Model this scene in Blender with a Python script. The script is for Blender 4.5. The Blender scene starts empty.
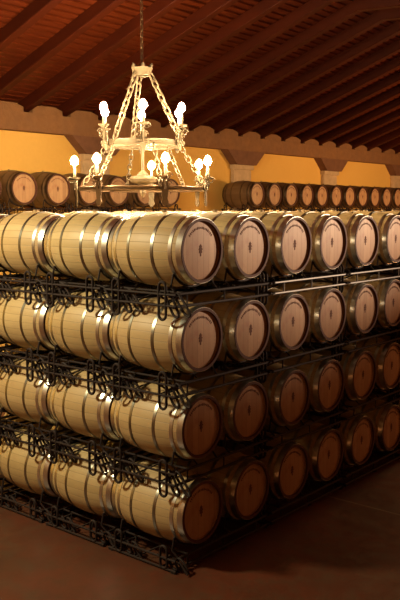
import bpy, bmesh, math, random
from mathutils import Vector, Matrix
random.seed(7)
PI = math.pi
C = bpy.context.scene.collection
S = bpy.context.scene

# ------------------------------------------------------------------ materials
def new_mat(name):
    m = bpy.data.materials.new(name); m.use_nodes = True
    nt = m.node_tree; nt.nodes.clear()
    o = nt.nodes.new('ShaderNodeOutputMaterial'); p = nt.nodes.new('ShaderNodeBsdfPrincipled')
    nt.links.new(p.outputs[0], o.inputs[0])
    return m, nt, p
def N(nt, t, **kw):
    n = nt.nodes.new(t)
    for k, v in kw.items(): setattr(n, k, v)
    return n
def mathn(nt, op, a, b=None, clamp=False):
    n = nt.nodes.new('ShaderNodeMath'); n.operation = op; n.use_clamp = clamp
    for i, v in enumerate((a, b)):
        if v is None: continue
        if isinstance(v, (int, float)): n.inputs[i].default_value = v
        else: nt.links.new(v, n.inputs[i])
    return n.outputs[0]
def mixc(nt, fac, a, b, mode='MIX'):
    n = nt.nodes.new('ShaderNodeMix'); n.data_type = 'RGBA'; n.blend_type = mode
    for s, v in ((n.inputs[0], fac), (n.inputs[6], a), (n.inputs[7], b)):
        if isinstance(v, (int, float)): s.default_value = v
        elif isinstance(v, tuple): s.default_value = (*v, 1) if len(v) == 3 else v
        else: nt.links.new(v, s)
    return n.outputs[2]
def noise(nt, vec, scale, detail=3, rough=.5):
    n = N(nt, 'ShaderNodeTexNoise'); n.inputs['Scale'].default_value = scale
    n.inputs['Detail'].default_value = detail; n.inputs['Roughness'].default_value = rough
    if vec is not None: nt.links.new(vec, n.inputs['Vector'])
    return n.outputs[0]
def scaled(nt, vec, s):
    n = N(nt, 'ShaderNodeMapping'); n.inputs['Scale'].default_value = s
    nt.links.new(vec, n.inputs['Vector']); return n.outputs[0]
def bump(nt, p, h, strength=.3, dist=.01):
    b = N(nt, 'ShaderNodeBump'); b.inputs['Strength'].default_value = strength; b.inputs['Distance'].default_value = dist
    nt.links.new(h, b.inputs['Height']); nt.links.new(b.outputs[0], p.inputs['Normal'])
def plain(name, col, rough=.5, metal=0, nscale=30, var=.25, bstr=.1):
    m, nt, p = new_mat(name)
    tc = N(nt, 'ShaderNodeTexCoord').outputs['Object']
    n = noise(nt, tc, nscale)
    dark = tuple(c*(1-var) for c in col); lite = tuple(min(1, c*(1+var)) for c in col)
    nt.links.new(mixc(nt, n, dark, lite), p.inputs['Base Color'])
    p.inputs['Roughness'].default_value = rough; p.inputs['Metallic'].default_value = metal
    bump(nt, p, n, bstr, .004)
    return m

def oak_staves(name='oak_staves', k=(1, 1, 1)):
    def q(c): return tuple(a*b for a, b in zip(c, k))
    m, nt, p = new_mat(name)
    tc = N(nt, 'ShaderNodeTexCoord').outputs['Object']
    sx = N(nt, 'ShaderNodeSeparateXYZ'); nt.links.new(tc, sx.inputs[0])
    oi = N(nt, 'ShaderNodeObjectInfo')
    a = mathn(nt, 'ARCTAN2', mathn(nt, 'SUBTRACT', sx.outputs[2], .35), sx.outputs[0])
    a = mathn(nt, 'MULTIPLY', mathn(nt, 'ADD', a, PI), 28/(2*PI))
    fr = mathn(nt, 'FRACT', a); fl = mathn(nt, 'FLOOR', a)
    wn = N(nt, 'ShaderNodeTexWhiteNoise', noise_dimensions='2D')
    cb = N(nt, 'ShaderNodeCombineXYZ'); nt.links.new(fl, cb.inputs[0]); nt.links.new(oi.outputs['Random'], cb.inputs[1])
    nt.links.new(cb.outputs[0], wn.inputs['Vector'])
    gr = noise(nt, scaled(nt, tc, (60, 5, 60)), 1.2, 5)
    bl = noise(nt, tc, 4, 4)
    base = mixc(nt, wn.outputs['Value'], q((.47, .36, .165)), q((.64, .51, .26)))
    base = mixc(nt, mathn(nt, 'MULTIPLY', gr, .5), base, q((.36, .24, .11)))
    base = mixc(nt, mathn(nt, 'MULTIPLY', mathn(nt, 'SUBTRACT', bl, .5, True), 1.4, True), base, q((.36, .17, .10)))
    base = mixc(nt, mathn(nt, 'MULTIPLY', oi.outputs['Random'], .22), base, q((.50, .29, .15)))
    d = mathn(nt, 'ABSOLUTE', mathn(nt, 'SUBTRACT', fr, .5))
    line = mathn(nt, 'MULTIPLY', mathn(nt, 'SUBTRACT', d, .46), 25, True)
    base = mixc(nt, mathn(nt, 'MULTIPLY', line, .7), base, (.12, .07, .03))
    nt.links.new(base, p.inputs['Base Color'])
    p.inputs['Roughness'].default_value = .5
    bump(nt, p, mathn(nt, 'SUBTRACT', mathn(nt, 'MULTIPLY', gr, .2), line), .4, .004)
    return m
def oak_head():
    m, nt, p = new_mat('oak_head')
    tc = N(nt, 'ShaderNodeTexCoord').outputs['Object']
    sx = N(nt, 'ShaderNodeSeparateXYZ'); nt.links.new(tc, sx.inputs[0])
    oi = N(nt, 'ShaderNodeObjectInfo')
    a = mathn(nt, 'MULTIPLY', mathn(nt, 'ADD', sx.outputs[0], 1), 12.5)
    fr = mathn(nt, 'FRACT', a); fl = mathn(nt, 'FLOOR', a)
    wn = N(nt, 'ShaderNodeTexWhiteNoise', noise_dimensions='2D')
    cb = N(nt, 'ShaderNodeCombineXYZ'); nt.links.new(fl, cb.inputs[0]); nt.links.new(oi.outputs['Random'], cb.inputs[1])
    nt.links.new(cb.outputs[0], wn.inputs['Vector'])
    gr = noise(nt, scaled(nt, tc, (70, 8, 6)), 1.0, 5)
    bl = noise(nt, tc, 9, 4)
    base = mixc(nt, wn.outputs['Value'], (.44, .26, .14), (.60, .39, .22))
    base = mixc(nt, mathn(nt, 'MULTIPLY', gr, .5), base, (.33, .17, .10))
    base = mixc(nt, mathn(nt, 'MULTIPLY', mathn(nt, 'SUBTRACT', bl, .5, True), 1.6, True), base, (.34, .09, .05))
    d = mathn(nt, 'ABSOLUTE', mathn(nt, 'SUBTRACT', fr, .5))
    line = mathn(nt, 'MULTIPLY', mathn(nt, 'SUBTRACT', d, .465), 28, True)
    base = mixc(nt, mathn(nt, 'MULTIPLY', line, .6), base, (.12, .05, .03))
    nt.links.new(base, p.inputs['Base Color'])
    p.inputs['Roughness'].default_value = .55
    bump(nt, p, mathn(nt, 'SUBTRACT', mathn(nt, 'MULTIPLY', gr, .2), line), .3, .003)
    return m
def wood(name, c1, c2, sc, rough=.6):
    m, nt, p = new_mat(name)
    tc = N(nt, 'ShaderNodeTexCoord').outputs['Object']
    g = noise(nt, scaled(nt, tc, sc), 1, 5, .6); b = noise(nt, tc, 1.3, 3)
    col = mixc(nt, g, c1, c2)
    col = mixc(nt, mathn(nt, 'MULTIPLY', b, .5), col, tuple(x*.5 for x in c1))
    nt.links.new(col, p.inputs['Base Color']); p.inputs['Roughness'].default_value = rough
    p.inputs['Specular IOR Level'].default_value = .2
    bump(nt, p, g, .3, .01)
    return m
def floor_mat():
    m, nt, p = new_mat('stained_concrete')
    tc = N(nt, 'ShaderNodeTexCoord').outputs['Object']
    sx = N(nt, 'ShaderNodeSeparateXYZ'); nt.links.new(tc, sx.inputs[0])
    n1 = noise(nt, tc, .9, 5, .6); n2 = noise(nt, tc, 6, 5, .65); n3 = noise(nt, tc, 60, 3)
    r1 = mathn(nt, 'MULTIPLY', mathn(nt, 'SUBTRACT', n1, .35, True), 3.0, True)
    col = mixc(nt, r1, (.085, .032, .016), (.16, .040, .018))
    col = mixc(nt, mathn(nt, 'MULTIPLY', mathn(nt, 'SUBTRACT', n2, .45, True), 2.5, True), col, (.09, .055, .028))
    col = mixc(nt, mathn(nt, 'MULTIPLY', n3, .25), col, (.08, .045, .03))
    fx = mathn(nt, 'FRACT', mathn(nt, 'MULTIPLY', mathn(nt, 'SUBTRACT', sx.outputs[0], 2.35-24), 1/4.8))
    ly = mathn(nt, 'FRACT', mathn(nt, 'MULTIPLY', mathn(nt, 'SUBTRACT', sx.outputs[1], -6.5-24), 1/12))
    def ln(f):
        d = mathn(nt, 'ABSOLUTE', mathn(nt, 'SUBTRACT', f, .5))
        return mathn(nt, 'MULTIPLY', mathn(nt, 'SUBTRACT', d, .4965), 600, True)
    l = mathn(nt, 'MAXIMUM', ln(fx), ln(ly))
    col = mixc(nt, mathn(nt, 'MULTIPLY', l, .6), col, (.30, .25, .18))
    nt.links.new(col, p.inputs['Base Color'])
    rr = mathn(nt, 'ADD', mathn(nt, 'MULTIPLY', n2, .3), .28); nt.links.new(rr, p.inputs['Roughness'])
    bump(nt, p, n2, .08, .01)
    return m
def plaster():
    m, nt, p = new_mat('ochre_plaster')
    tc = N(nt, 'ShaderNodeTexCoord').outputs['Object']
    n1 = noise(nt, tc, .8, 4); n2 = noise(nt, tc, 12, 4)
    col = mixc(nt, n1, (.78, .46, .10), (.86, .55, .15))
    col = mixc(nt, mathn(nt, 'MULTIPLY', n2, .2), col, (.55, .30, .08))
    nt.links.new(col, p.inputs['Base Color']); p.inputs['Roughness'].default_value = .9
    bump(nt, p, n2, .15, .01); return m
def stone():
    m, nt, p = new_mat('rough_stone')
    tc = N(nt, 'ShaderNodeTexCoord').outputs['Object']
    v = N(nt, 'ShaderNodeTexVoronoi'); v.inputs['Scale'].default_value = 3.2; nt.links.new(tc, v.inputs['Vector'])
    n2 = noise(nt, tc, 7, 5, .65)
    col = mixc(nt, n2, (.16, .068, .025), (.34, .165, .065))
    col = mixc(nt, mathn(nt, 'MULTIPLY', v.outputs['Distance'], .7, True), col, (.2, .10, .05))
    nt.links.new(col, p.inputs['Base Color']); p.inputs['Roughness'].default_value = .9
    bump(nt, p, n2, .6, .04); return m
def emit(name, col, s):
    m = bpy.data.materials.new(name); m.use_nodes = True; nt = m.node_tree; nt.nodes.clear()
    o = nt.nodes.new('ShaderNodeOutputMaterial'); e = nt.nodes.new('ShaderNodeEmission')
    e.inputs[0].default_value = (*col, 1); e.inputs[1].default_value = s
    nt.links.new(e.outputs[0], o.inputs[0]); return m

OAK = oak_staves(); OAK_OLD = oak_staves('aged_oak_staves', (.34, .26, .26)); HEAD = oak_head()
HOOP = plain('galvanised_hoop', (.66, .68, .62), .3, 1.0, 14, .3, .05)
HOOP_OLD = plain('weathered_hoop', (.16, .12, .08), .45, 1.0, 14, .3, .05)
HOOPD = plain('dull_hoop', (.30, .30, .25), .3, 1.0, 14, .3, .05)
CHIME = plain('chime_wood', (.08, .024, .015), .7, 0, 20, .3)
MARK = plain('branded_mark', (.13, .05, .03), .8, 0, 60, .2)
BUNG = plain('bung', (.40, .27, .13), .6)
IRON = plain('rack_steel', (.014, .005, .004), .75, .0, 40, .3)
GALV = plain('bare_steel_rail', (.11, .105, .10), .5, .8, 40, .25)
RAFT = wood('rafter_wood', (.032, .0044, .0010), (.085, .0125, .0028), (3, 1, 8), .5)
SLAT = wood('ceiling_slats', (.04, .006, .0015), (.19, .035, .010), (1.5, 20, 8), .36)
FLOOR = floor_mat(); PLAS = plaster(); STONE = stone()
CAPM = plain('pale_stone', (.55, .40, .25), .85, 0, 5, .35, .4)
CORB = plain('corbel_stone', (.17, .075, .04), .85, 0, 6, .35, .4)
CHM = plain('pale_gilt_iron', (.12, .093, .058), .5, .2, 25, .25)
CHD = plain('dark_and_backlit_iron', (.10, .06, .03), .45, .6, 25, .3)
CANDLE = plain('ivory_candle_tube', (.45, .36, .24), .5)
BULB = emit('glowing_bulb', (1.0, .68, .34), 750.0)

# ------------------------------------------------------------------ mesh helpers
def obj(name, bm, mat, parent=None, smooth=False):
    bmesh.ops.recalc_face_normals(bm, faces=bm.faces[:])
    me = bpy.data.meshes.new(name)
    if smooth:
        for f in bm.faces: f.smooth = True
    bm.to_mesh(me); bm.free(); me.materials.append(mat)
    if smooth:
        try: me.set_sharp_from_angle(angle=math.radians(40))
        except Exception: pass
    o = bpy.data.objects.new(name, me); C.objects.link(o)
    if parent: o.parent = parent
    return o
def thing(name, label, cat, loc=(0, 0, 0), rotz=0, group=None):
    o = bpy.data.objects.new(name, None); C.objects.link(o); o.empty_display_size = .1
    o.location = loc; o.rotation_euler = (0, 0, rotz); o['label'] = label; o['category'] = cat
    if group: o['group'] = group
    return o
def struct(name, bm, mat, smooth=False):
    o = obj(name, bm, mat, None, smooth); o['kind'] = 'structure'; return o
def box(bm, x0, x1, y0, y1, z0, z1, bev=0):
    vs = [bm.verts.new((x, y, z)) for x in (x0, x1) for y in (y0, y1) for z in (z0, z1)]
    fs = [bm.faces.new([vs[i] for i in q]) for q in ((0,1,3,2),(4,6,7,5),(0,4,5,1),(2,3,7,6),(0,2,6,4),(1,5,7,3))]
    if bev:
        es = list({e for f in fs for e in f.edges})
        bmesh.ops.bevel(bm, geom=es, offset=bev, segments=2, affect='EDGES')
def tube(bm, pts, r, closed=False, seg=7):
    pts = [Vector(p) for p in pts]; n = len(pts)
    rs = r if isinstance(r, (list, tuple)) else [r]*n
    tans = []
    for i in range(n):
        a = pts[(i-1) % n] if (closed or i > 0) else pts[i]
        b = pts[(i+1) % n] if (closed or i < n-1) else pts[i]
        tans.append((b-a).normalized())
    up = Vector((0, 0, 1)) if abs(tans[0].z) < .9 else Vector((1, 0, 0))
    u = (up - tans[0]*up.dot(tans[0])).normalized()
    rings = []
    for i in range(n):
        u = (u - tans[i]*u.dot(tans[i])).normalized(); v = tans[i].cross(u)
        rings.append([bm.verts.new(pts[i] + (u*math.cos(2*PI*k/seg) + v*math.sin(2*PI*k/seg))*rs[i]) for k in range(seg)])
    m = n if closed else n-1
    for i in range(m):
        A, B = rings[i], rings[(i+1) % n]
        off = 0
        if closed and i == n-1:
            off = min(range(seg), key=lambda s: sum((A[k].co-B[(k+s) % seg].co).length for k in range(seg)))
        for k in range(seg):
            bm.faces.new((A[k], A[(k+1) % seg], B[(k+1+off) % seg], B[(k+off) % seg]))
    if not closed:
        bm.faces.new(rings[0][::-1]); bm.faces.new(rings[-1])
def lathe(bm, prof, seg=32, M=None, close=False):
    """prof = [(radius, height)] about +Z, M maps it"""
    M = M or Matrix()
    rings = []
    for (r, h) in prof:
        if r < 1e-6: rings.append([bm.verts.new(M @ Vector((0, 0, h)))])
        else: rings.append([bm.verts.new(M @ Vector((r*math.cos(2*PI*k/seg), r*math.sin(2*PI*k/seg), h))) for k in range(seg)])
    m = len(rings) if close else len(rings)-1
    for i in range(m):
        A, B = rings[i], rings[(i+1) % len(rings)]
        for k in range(seg):
            if len(A) == 1 and len(B) == 1: continue
            if len(A) == 1: bm.faces.new((A[0], B[k], B[(k+1) % seg]))
            elif len(B) == 1: bm.faces.new((A[k], B[0], A[(k+1) % seg]))
            else: bm.faces.new((A[k], B[k], B[(k+1) % seg], A[(k+1) % seg]))
def prism(bm, poly, y0, y1, M=None):
    M = M or Matrix()
    a = [bm.verts.new(M @ Vector((x, y0, z))) for x, z in poly]; b = [bm.verts.new(M @ Vector((x, y1, z))) for x, z in poly]
    n = len(poly); bm.faces.new(a); bm.faces.new(b[::-1])
    for i in range(n): bm.faces.new((a[i], b[i], b[(i+1) % n], a[(i+1) % n]))
def stadium(cx, cy, cz, w, z0, z1, lean=0, n=6):
    """closed loop in the YZ plane, leaning in y"""
    pts = []; r = w/2
    for k in range(n+1):
        a = PI*k/n; pts.append((r*math.cos(a), z1-r+r*math.sin(a)))
    for k in range(n+1):
        a = PI+PI*k/n; pts.append((r*math.cos(a), z0+r+r*math.sin(a)))
    zm = (z0+z1)/2
    return [(cx, cy+y+lean*(z-zm), cz+z) for y, z in pts]
def copy_thing(root, loc, label, group):
    r = root.copy(); C.objects.link(r); r.location = loc; r['label'] = label; r['group'] = group
    for ch in root.children:
        c = ch.copy(); C.objects.link(c); c.parent = r
        for g in ch.children:
            d = g.copy(); C.objects.link(d); d.parent = c
    return r

# ------------------------------------------------------------------ the setting
WY = 8.60; EAVE = 5.28; RIDGE_Y = 3.3; SL = .36; SL2 = -.05
RIDGE_Z = EAVE + SL*(8.35-RIDGE_Y)
X0, X1, Y0 = -8.0, 27.0, -8.5
def roof_z(y):
    return EAVE + SL*(8.35-y) if y > RIDGE_Y else RIDGE_Z + SL2*(RIDGE_Y-y)
bm = bmesh.new(); box(bm, X0, X1, Y0, WY+.4, -.2, 0); struct('floor', bm, FLOOR)
bm = bmesh.new(); box(bm, X0, X1, WY, WY+.3, 0, roof_z(WY)+.6); struct('wall_back', bm, PLAS)
bm = bmesh.new(); box(bm, X0-.3, X0, Y0-.3, WY+.3, 0, 7.6); struct('wall_left', bm, STONE)
bm = bmesh.new(); box(bm, X1, X1+.3, Y0-.3, WY+.3, 0, 7.6); struct('wall_right', bm, STONE)
bm = bmesh.new(); box(bm, X0-.3, X1+.3, Y0-.3, Y0, 0, 7.6); struct('wall_front', bm, STONE)
# ceiling: narrow boards laid across the rafters, gaps between, dark deck behind
bm = bmesh.new()
RH = .22
def slab(bm, ya, yb, za, zb, h):
    vs = []
    for x in (X0, X1):
        for (y, z) in ((ya, za), (yb, zb), (yb, zb+h), (ya, za+h)): vs.append(bm.verts.new((x, y, z)))
    for q in ((0,1,2,3), (7,6,5,4), (0,4,5,1), (1,5,6,2), (2,6,7,3), (3,7,4,0)): bm.faces.new([vs[i] for i in q])
y = WY
while y > Y0:
    ya, yb = y, max(y-.095, Y0)
    slab(bm, ya, yb, roof_z(ya)+RH, roof_z(yb)+RH, .028)
    y -= .15
slab(bm, WY+.3, RIDGE_Y, roof_z(WY+.3)+RH+.13, RIDGE_Z+RH+.13, .05)
slab(bm, RIDGE_Y, Y0-.3, RIDGE_Z+RH+.13, roof_z(Y0-.3)+RH+.13, .05)
struct('ceiling', bm, SLAT)
tn = [0]
def trim(bm, mat, smooth=False):
    tn[0] += 1; return struct('trim_%d' % tn[0], bm, mat, smooth)
# rafters, one bent timber each
x = 4.70 - .99*12
while x < X1-.2:
    if x > X0+.1:
        bm = bmesh.new(); w = .085
        sec = [(WY, roof_z(WY)), (RIDGE_Y, RIDGE_Z), (Y0, roof_z(Y0))]
        L = []
        for (yy, zz) in sec:
            L.append([bm.verts.new((x+sx*w, yy, zz+dz)) for sx, dz in ((-1, 0), (1, 0), (1, RH-.001), (-1, RH-.001))])
        for i in range(2):
            for k in range(4): bm.faces.new((L[i][k], L[i][(k+1) % 4], L[i+1][(k+1) % 4], L[i+1][k]))
        bm.faces.new(L[0]); bm.faces.new(L[2][::-1])
        be = [e for e in bm.edges if abs(e.verts[0].co.x-e.verts[1].co.x) < 1e-5 and abs(e.verts[0].co.y-e.verts[1].co.y) > .5 and e.verts[0].co.z < roof_z(e.verts[0].co.y)+.01]
        bmesh.ops.bevel(bm, geom=be, offset=.012, segments=1, affect='EDGES')
        trim(bm, RAFT)
    x += .99
# long masonry beam under the eaves, with infill blocks between the rafter ends
BB = 4.86; BY = 8.32
bm = bmesh.new(); box(bm, X0, X1, BY, WY, BB, EAVE-.06, .015); trim(bm, STONE)
bm = bmesh.new()
x = 4.70 - .99*12
while x < X1-.2:
    if x > X0+.1:
        a, b = x+.11, x+.88
        z0, z1 = EAVE-.06, roof_z(8.42)+.13
        poly = [(a, z0), (b, z0), (b, z0+.1), (b-.1, z1-.03), (b-.22, z1), (a+.22, z1), (a+.1, z1-.03), (a, z0+.1)]
        prism(bm, poly, BY+.06, WY)
    x += .99
trim(bm, STONE)
# piers with pale capitals, and chamfered corbels that carry the beam
for cx in (-5.2, .6, 6.62, 11.88, 16.38, 20.95, 25.2):
    bm = bmesh.new(); prism(bm, [(cx-.82, BB), (cx-.42, BB-.36), (cx+.42, BB-.36), (cx+.82, BB)], BY+.03, WY); trim(bm, CORB)
    bm = bmesh.new(); box(bm, cx-.40, cx+.40, 8.50, WY, 0, BB-.48, .02); box(bm, cx-.44, cx+.44, 8.44, WY, BB-.48, BB-.36, .015)
    trim(bm, CAPM)

# ------------------------------------------------------------------ barrels
BL = .93; RB = .35; RE = .292; HALF = BL/2
MY = Matrix.Translation((0, 0, RB)) @ Matrix.Rotation(-PI/2, 4, 'X')      # lathe axis +Z -> +Y
def brad(t):   # radius at distance t from the middle
    u = abs(t)/HALF
    return RB - (RB-RE)*(u**1.9)
def make_barrel(OAK=OAK, HOOP=HOOP, HOOPD=HOOPD):
    t = thing('wine_barrel', '', 'barrel')
    bm = bmesh.new()
    outer = [(brad(-HALF + BL*k/20), -HALF + BL*k/20) for k in range(21)]
    inner = [(RE-.024, HALF), (RE-.030, HALF-.04), (RE-.030, -HALF+.04), (RE-.024, -HALF)]
    lathe(bm, outer+inner, 44, MY, close=True)
    obj('staves', bm, OAK, t, True)
    for s in (-1, 1):
        bm = bmesh.new()
        prof = [(0, s*(HALF-.026)), (RE-.055, s*(HALF-.026)), (RE-.030, s*(HALF-.030)), (RE-.030, s*(HALF-.045)), (0, s*(HALF-.048))]
        lathe(bm, prof, 44, MY); h = obj('head', bm, HEAD, t, True)
        bm = bmesh.new()
        lathe(bm, [(RE-.0275, s*(HALF-.024)), (RE-.0245, s*(HALF+.001)), (RE+.001, s*(HALF+.001)), (RE+.001, s*(HALF-.008))], 44, MY, close=False)
        obj('chime', bm, CHIME, t, True)
        if s == -1:
            bm = bmesh.new(); yy = -HALF+.0235; yb = yy+.004
            T = Matrix.Translation((0, 0, RB))
            prism(bm, [(0, .058), (.020, .036), (.012, .030), (.030, .008), (.016, .006), (.022, -.020), (.007, -.026), (.007, -.052), (-.007, -.052),
                       (-.007, -.026), (-.022, -.020), (-.016, .006), (-.030, .008), (-.012, .030), (-.020, .036)], yy, yb, T)
            obj('crest_mark', bm, MARK, h); bm = bmesh.new()
            for k in range(-8, 9):
                a = PI/2 + k*.105; R = .205
                M = T @ Matrix.Translation((R*math.cos(a), 0, R*math.sin(a))) @ Matrix.Rotation(-(a-PI/2), 4, 'Y')
                h_ = .011 if k % 3 else .007
                prism(bm, [(-.005, -h_), (-.002, -h_), (0, 0), (.002, -h_), (.005, -h_), (.005, h_), (-.005, h_)], yy, yb, M)
            obj('arc_lettering', bm, MARK, h)
    for c, w in ((-.434, .056), (-.345, .034), (-.150, .030), (.150, .030), (.345, .034), (.434, .056)):
        bm = bmesh.new(); prof = []
        for q in (-1, 0, 1): prof.append((brad(c+q*w/2)+.0042, c+q*w/2))
        for q in (1, 0, -1): prof.append((brad(c+q*w/2)-.002, c+q*w/2))
        lathe(bm, prof, 44, MY, close=True)
        rv = brad(c)+.0052; ar = 2.2
        obj('hoop', bm, HOOP if abs(c) > .3 else HOOPD, t, True)
    bm = bmesh.new(); lathe(bm, [(0, .018), (.024, .018), (.027, .010), (.024, -.01), (0, -.01)], 14, Matrix.Translation((0, 0, 2*RB)))
    obj('bung', bm, BUNG, t, True)
    return t

# ------------------------------------------------------------------ racks (two barrels wide); local z=0 lower rail, barrel centre z=.48
RC = .48
def make_rack(floor_one=False, galv=False, outer=False, tall=0, half=.385):
    t = thing('barrel_rack', '', 'rack')
    zb = .0; yf, yr = -HALF+.055, HALF-.055; ex = half+.355
    m = GALV if galv else IRON
    r = .014
    for yy in (yf, yr):
        for zz in (-.011 if not floor_one else 0, .10):
            bm = bmesh.new(); tube(bm, [(-ex, yy, zz), (ex, yy, zz)], r); obj('rail', bm, m if yy < 0 else IRON, t, True)
        for sx in (-.54, 0, .54):
            bm = bmesh.new(); tube(bm, [(sx, yy, 0), (sx, yy, .10)], .008, seg=6)
            obj('spacer', bm, m if yy < 0 else IRON, t, True)
    for bx in (-half, half):
        for yy in (yf+.07, yr-.07):
            R = brad(yy)+.005+.010; bm = bmesh.new()
            arc = [(bx+R*math.sin(a), yy, RC-R*math.cos(a)) for a in [math.radians(-52+104*k/10) for k in range(11)]]
            tube(bm, arc, .010)
            for sg in (-1, 1):
                p = arc[0] if sg < 0 else arc[-1]
                tube(bm, [p, (p[0]+sg*.03, yy, .16), (p[0]+sg*.02, yf if yy < 0 else yr, .10)], .010)
            tube(bm, [(bx, yy, RC-R), (bx, yf if yy < 0 else yr, .10)], .008)
            obj('cradle', bm, IRON, t, True)
    zlo = 0.0 if floor_one else -.13
    for sg in (-1, 1):
        x_ = sg*ex; bm = bmesh.new()
        for zz in (0, .10): tube(bm, [(x_, yf-.03, zz), (x_, yr+.03, zz)], .011)
        xi = sg*(half+.15)
        tube(bm, [(xi, yf, .10), (xi, yr, .10)], .010)
        n = 5; z_ = []
        for k in range(n+1):
            yy = yf + (yr-yf)*k/n
            z_.append((x_, yy, 0.0) if k % 2 else (xi+sg*.02, yy, .095))
        tube(bm, z_, .0085)
        obj('side_frame', bm, IRON, t, True)
        for cy in (-.29, .30):
            bm = bmesh.new()
            tube(bm, stadium(x_, cy, 0, .085, zlo, .21), .0135, True)
            obj('stacking_loop', bm, IRON, t, True)
            if not (outer and sg < 0): continue
            bm = bmesh.new()
            tube(bm, stadium(x_-sg*.035, cy-.085, 0, .075, zlo if floor_one else -.10, .12, lean=.55), .0125, True)
            tube(bm, stadium(x_-sg*.06, cy-.185, 0, .075, zlo if floor_one else -.085, .11, lean=.8), .0125, True)
            tube(bm, [(x_-sg*.03, cy-.27, .0), (x_-sg*.03, cy-.18, .09), (x_-sg*.05, cy-.05, .03), (x_-sg*.02, cy+.10, .10)], .011)
            obj('hook', bm, IRON, t, True)
        for yy in (yf, yr):
            bm = bmesh.new()
            zt = .81-RC+RC-.02
            zbm = -.02 if floor_one else 0
            if tall: tube(bm, [(sg*(ex-.02), yy, -tall), (sg*(ex-.02), yy, .12)], .02, seg=8)
            else: bm.free(); continue
            obj('post', bm, IRON, t, True)
    if floor_one:
        for yy in (yf, yr):
            for sx in (-ex+.02, 0, ex-.02):
                bm = bmesh.new(); box(bm, sx-.03, sx+.03, yy-.03, yy+.03, -.025, -.012, .002); obj('foot', bm, IRON, t)
    return t

ORD = ['first', 'second', 'third', 'fourth', 'fifth', 'sixth', 'seventh', 'eighth', 'ninth', 'tenth', 'eleventh', 'twelfth', 'thirteenth']
TIER = ['bottom tier', 'second tier up', 'third tier up', 'top tier']
NC, NR, NT = 10, 4, 4
PX, PY, PZ, Z0 = .77, .95, .815, .50
def blabel(c, r, t):
    T = TIER[t]
    if r == 0 and c == 0: return 'pale oak barrel at the near corner of the big stack, %s' % T
    if r == 0: return 'oak barrel, %s of the big stack, %s head from the near corner' % (T, ORD[c])
    if c == 0: return 'pale oak barrel on its side, %s, %s back from the corner' % (T, ORD[r])
    return 'oak barrel inside the stack, %s, %s row back, %s column from left side' % (T, ORD[r], ORD[c])
proto = make_barrel(); used = False
for t in range(NT):
    for r in range(NR):
        for c in range(NC):
            jx, jy = random.uniform(-.006, .006), random.uniform(-.012, .012)
            loc = (c*PX+jx+.04, r*PY+HALF+jy, Z0+t*PZ-RB)
            g = 'wine barrels in the big stack'
            if not used: o = proto; o.location = loc; o['label'] = blabel(c, r, t); o['group'] = g; used = True
            else: o = copy_thing(proto, loc, blabel(c, r, t), g)
rk_floor = make_rack(True, outer=True); rk_std = make_rack(outer=True); rk_galv = make_rack(galv=True); rk_floor_in = make_rack(True); rk_in = make_rack()
first = {id(k): 1 for k in (rk_floor, rk_std, rk_galv, rk_floor_in, rk_in)}
for t in range(NT):
    for r in range(NR):
        for c in range(NC//2):
            src = (rk_floor if c == 0 else rk_floor_in) if t == 0 else (rk_galv if (t == 3 and r == 0 and c >= 1) else rk_std if c == 0 else rk_in)
            loc = (c*2*PX+PX/2+.04, r*PY+HALF, Z0+t*PZ-RC)
            pr = 'carrying %s barrel pair from left' % ORD[c]
            if t == 0: lab = 'dark steel rack on the floor, %s row, %s' % (ORD[r], pr)
            elif src is rk_galv: lab = 'steel rack with shiny front rails, %s' % pr
            else: lab = 'dark rack beneath %s, %s row, %s barrel pair from left' % (TIER[t], ORD[r], ORD[c])
            g = 'steel racks in the big stack'
            if first[id(src)]: first[id(src)] = 0; src.location = loc; src['label'] = lab; src['group'] = g
            else: copy_thing(src, loc, lab, g)

# the row against the back wall, fifth tier high, in two runs
zc = 3.71; BYc = 7.60+HALF; BP = .815
runs = [(3.97-BP*2, 8, 'left'), (11.34, 12, 'right')]
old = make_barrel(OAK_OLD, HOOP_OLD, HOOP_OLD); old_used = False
rk_tall = make_rack(tall=zc-RC, half=BP/2); firstt = True
for xs, n, side in runs:
    for k in range(n):
        if side == 'left': lab = 'barrel against the ochre back wall left of the gap, %s from the gap' % ORD[n-1-k]
        else: lab = 'barrel against the ochre back wall right of the gap, %s from the gap' % ORD[k]
        pitch = BP if side == 'left' else .785
        loc = (xs+k*BP if side == 'left' else xs+k*BP*.965, BYc, zc-RB)
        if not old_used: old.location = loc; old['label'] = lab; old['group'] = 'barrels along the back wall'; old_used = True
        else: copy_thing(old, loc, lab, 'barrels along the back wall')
    for k in range(n//2):
        p = BP if side == 'left' else BP*.965
        loc = (xs+(2*k+.5)*p, BYc, zc-RC)
        which = ORD[(n//2-1-k) if side == 'left' else k]
        lab = 'tall dark steel rack by the back wall, %s of the gap, %s from it' % (side, which)
        if firstt: rk_tall.location = loc; rk_tall['label'] = lab; rk_tall['group'] = 'racks along the back wall'; firstt = False
        else: copy_thing(rk_tall, loc, lab, 'racks along the back wall')

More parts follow.
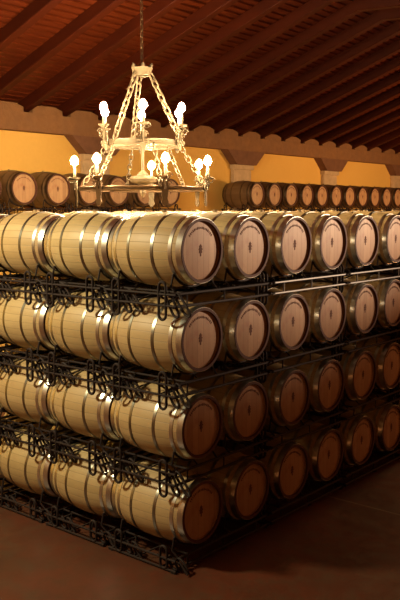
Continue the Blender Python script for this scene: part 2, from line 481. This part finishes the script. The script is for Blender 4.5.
# ------------------------------------------------------------------ chandelier
D = Vector((.765, .643, 0)).normalized(); RT = Vector((.643, -.765, 0)).normalized()
CH = Vector((2.65, 3.27, 0))
ch = thing('chandelier', 'large two-ringed iron chandelier with glowing candle bulbs hanging on chains above the barrels', 'chandelier', (CH.x, CH.y, 0))
def pol(R, deg, z):
    a = math.radians(deg); v = (RT*math.sin(a) - D*math.cos(a))*R
    return Vector((v.x, v.y, z))
ZU, ZL, ZC = 4.22, 3.60, 5.20; RU, RL = .54, .90
def band(R, z, h, th, n=64):
    bm = bmesh.new(); lathe(bm, [(R-th, z-h/2), (R, z-h/2), (R+.008, z-h/2+.01), (R, z), (R+.008, z+h/2-.01), (R, z+h/2), (R-th, z+h/2)], n, close=True); return bm
bm = band(RU, ZU, .085, .03)
for k in range(3):
    p, q = pol(RU-.01, k*60+20, ZU-.02), pol(RU-.01, k*60+200, ZU-.02); tube(bm, [p, q], .014)
obj('upper_ring', bm, CHM, ch, True)
bm = band(RL, ZL, .055, .035)
for k in range(3):
    p, q = pol(RL-.01, k*60+35, ZL), pol(RL-.01, k*60+215, ZL); tube(bm, [p, q], .013)
obj('lower_ring', bm, CHD, ch, True)
# crown
bm = bmesh.new(); lathe(bm, [(.10, ZC-.05), (.125, ZC-.05), (.13, ZC), (.15, ZC+.05), (.13, ZC+.05), (.11, ZC)], 24, close=True)
for k in range(6):
    p = pol(.135, k*60+10, ZC+.05); tube(bm, [p, p+Vector((0, 0, .03)), p*1.0+Vector((p.x*.12, p.y*.12, .055))], [.02, .024, .006], seg=6)
tube(bm, [(-.12, 0, ZC), (.12, 0, ZC)], .012); tube(bm, [(0, -.12, ZC), (0, .12, ZC)], .012)
obj('crown', bm, CHM, ch, True)
# chain of links between two points
def chain(bm, a, b, ll=.125, w=.038, r=.0135):
    a, b = Vector(a), Vector(b); d = (b-a); L = d.length; d.normalize(); n = max(2, round(L/(ll*.78)))
    s = L/n; up = Vector((0, 0, 1)) if abs(d.z) < .9 else Vector((1, 0, 0))
    u = d.cross(up).normalized(); v = d.cross(u)
    for i in range(n):
        c = a + d*(s*(i+.5)); s2 = u if i % 2 else v; hl = s*.64
        pts = []
        for k in range(12):
            t = 2*PI*k/12; cc, ss = math.cos(t), math.sin(t)
            pts.append(c + d*(cc*w + math.copysign(hl-w, cc) if abs(cc) > 1e-6 else 0) + s2*(ss*w))
        tube(bm, pts, r, True, 6)
for deg in (80, 200, 320):
    bm = bmesh.new(); chain(bm, pol(.12, deg, ZC-.03), pol(RU, deg, ZU+.04)); obj('chain', bm, CHM, ch, True)
for deg in (80, 200, 320, 260, 20, 140):
    bm = bmesh.new(); chain(bm, pol(RU, deg, ZU-.04), pol(RL-.02, deg, ZL+.03), .11, .03, .009); obj('lower_chain', bm, CHM, ch, True)
zr = roof_z(CH.y)
bm = bmesh.new(); chain(bm, (0, 0, ZC+.02), (0, 0, zr-.04), .10, .018, .006); obj('hanging_chain', bm, CHD, ch, True)
bm = bmesh.new(); lathe(bm, [(0, zr+.03), (.05, zr+.03), (.07, zr-.005), (.03, zr-.03), (0, zr-.05)], 16); obj('ceiling_hook', bm, CHD, ch, True)
# centre stem
bm = bmesh.new()
lathe(bm, [(0, ZU+.20), (.02, ZU+.19), (.035, ZU+.14), (.018, ZU+.08), (.05, ZU+.02), (.05, ZU-.04), (.02, ZU-.10), (.022, 3.86), (.06, 3.83), (.09, 3.79),
           (.16, 3.775), (.19, 3.74), (.17, 3.70), (.06, 3.66), (.03, 3.60), (.045, 3.55), (.02, 3.50), (0, 3.47)], 24)
obj('centre_stem', bm, CHM, ch, True)
def spiral(bm, o, a, u, R, turns, r, sgn=1):
    """scroll in the plane of a (outward) and z"""
    pts = []; rs = []
    n = int(14*turns)
    for k in range(n+1):
        t = k/n; th = turns*2*PI*t; rr = R*(1-.78*t)
        pts.append(o + a*(sgn*rr*math.cos(th)) + u*(rr*math.sin(th))); rs.append(r*(1-.3*t))
    tube(bm, pts, rs, seg=6)
def candle(deg, R, zring, zbulb, mat):
    zup = Vector((0, 0, 1)); out = pol(1, deg, 0).normalized(); Ro = R+.045
    arm = bmesh.new(); b = pol(R, deg, zring); p = pol(Ro, deg, zring)
    hb = zbulb-zring
    tube(arm, [b, p+zup*(-.01), p+zup*.05, p+zup*(hb-.24)], [.013, .015, .013, .016], seg=7)
    tan = out.cross(zup)
    for s in (-1, 1):
        spiral(arm, p+tan*(s*.05)+zup*(hb*.42), tan, zup, .048, 1.3, .009, s)
        spiral(arm, p+tan*(s*.045)+zup*(-.015 if zring > 4 else .05), tan, zup, .04, 1.3, .008, s)
    spiral(arm, p+out*.05+zup*(hb*.30), out, zup, .05, 1.4, .009, 1)
    M = Matrix.Translation(p+zup*(hb-.25))
    lathe(arm, [(0, -.02), (.02, -.015), (.03, .0), (.072, .012), (.08, .03), (.07, .026), (.028, .016), (.0, .016)], 18, M)
    # leaf plate that grips the ring
    lo = -.10 if zring > 4 else -.24
    for s_ in (0,):
        poly = [(-.02, lo), (.02, lo), (.05, lo+.05), (.034, lo+.10), (.054, 0), (.038, .08), (.018, .16), (-.018, .16), (-.038, .08), (-.054, 0), (-.034, lo+.10), (-.05, lo+.05)]
        Mx = Matrix(((tan.x, out.x, 0, 0), (tan.y, out.y, 0, 0), (0, 0, 1, 0), (0, 0, 0, 1)))
        prism(arm, poly, .0, .016, Matrix.Translation(pol(R+.008, deg, zring)) @ Mx)
    a_ = obj('candle_arm', arm, mat, ch, True)
    bm = bmesh.new(); lathe(bm, [(0, 0), (.020, 0), (.020, .15), (.016, .17), (0, .17)], 14, Matrix.Translation(p+zup*(hb-.235))); obj('candle_tube', bm, CANDLE, a_, True)
    bm = bmesh.new(); lathe(bm, [(0, -.060), (.020, -.055), (.042, -.034), (.053, -.008), (.050, .022), (.034, .052), (.014, .072), (0, .078)], 14, Matrix.Translation(p+zup*hb)); obj('bulb', bm, BULB, a_, True)
for deg in (5, 65, 125, 185, 245, 305): candle(deg, RU+.02, ZU, ZU+.46, CHM)
for deg, m in ((22, CHD), (73, CHM), (124, CHM), (176, CHM), (284, CHM), (325, CHD)): candle(deg, RL, ZL, ZL+.37, m)  # two nearest arms get the darker iron, backlit silhouette put into the colour

# ------------------------------------------------------------------ light
def point_light(loc, power, col, rad):
    l = bpy.data.lights.new('unseen_light', 'POINT'); l.energy = power; l.color = col; l.shadow_soft_size = rad
    o = bpy.data.objects.new('unseen_light', l); o.location = loc; C.objects.link(o); return o
WARM = (1.0, .70, .38)
point_light((-3.3, 3.3, 5.0), 1040, (1.0, .84, .50), .3)      # the next chandelier along, out of frame at left
point_light((16.5, .2, 3.8), 1900, (1.0, .58, .24), .35)     # added light out of frame at right, brightens the back wall and its barrels
point_light((14.0, -5.5, 2.6), 360, (1.0, .33, .10), .3)  # added orange-red fill for the lower barrel heads, no real fixture
def spot(loc, aim, power, col, rad, deg, blend):
    l = bpy.data.lights.new('added_spot_light', 'SPOT'); l.energy = power; l.color = col; l.shadow_soft_size = rad
    l.spot_size = math.radians(deg); l.spot_blend = blend
    o = bpy.data.objects.new('added_spot_light', l); o.location = loc; C.objects.link(o)
    o.rotation_euler = (Vector(aim)-Vector(loc)).to_track_quat('-Z', 'Y').to_euler()
# added spot out of frame at right, no known fixture, brightens the top-tier heads
spot((13.0, -7.8, 4.9), (2.7, 0, 4.45), 11000, (1.0, .71, .47), .2, 26.5, 1.0)
w = bpy.data.worlds.new('World'); S.world = w; w.use_nodes = True
w.node_tree.nodes['Background'].inputs[0].default_value = (1, .6, .35, 1); w.node_tree.nodes['Background'].inputs[1].default_value = .004

# ------------------------------------------------------------------ camera
F = 810.0
cd = bpy.data.cameras.new('Camera'); cam = bpy.data.objects.new('Camera', cd); C.objects.link(cam)
cd.sensor_fit = 'VERTICAL'; cd.sensor_height = 24; cd.lens = 24*F/600; cd.clip_end = 200; cd.clip_start = .05
cam.location = (-7.3*.7655, -7.3*.6434, 3.31)
az = math.atan2(.6434, .7655); pitch = math.atan(90/F)
fwd = Vector((math.cos(az)*math.cos(pitch), math.sin(az)*math.cos(pitch), -math.sin(pitch)))
cam.rotation_euler = fwd.to_track_quat('-Z', 'Y').to_euler()
S.camera = cam
S.view_settings.view_transform = 'Standard'; S.view_settings.look = 'None'; S.view_settings.gamma = 1
S.view_settings.use_curve_mapping = False; S.view_settings.exposure = 0.0
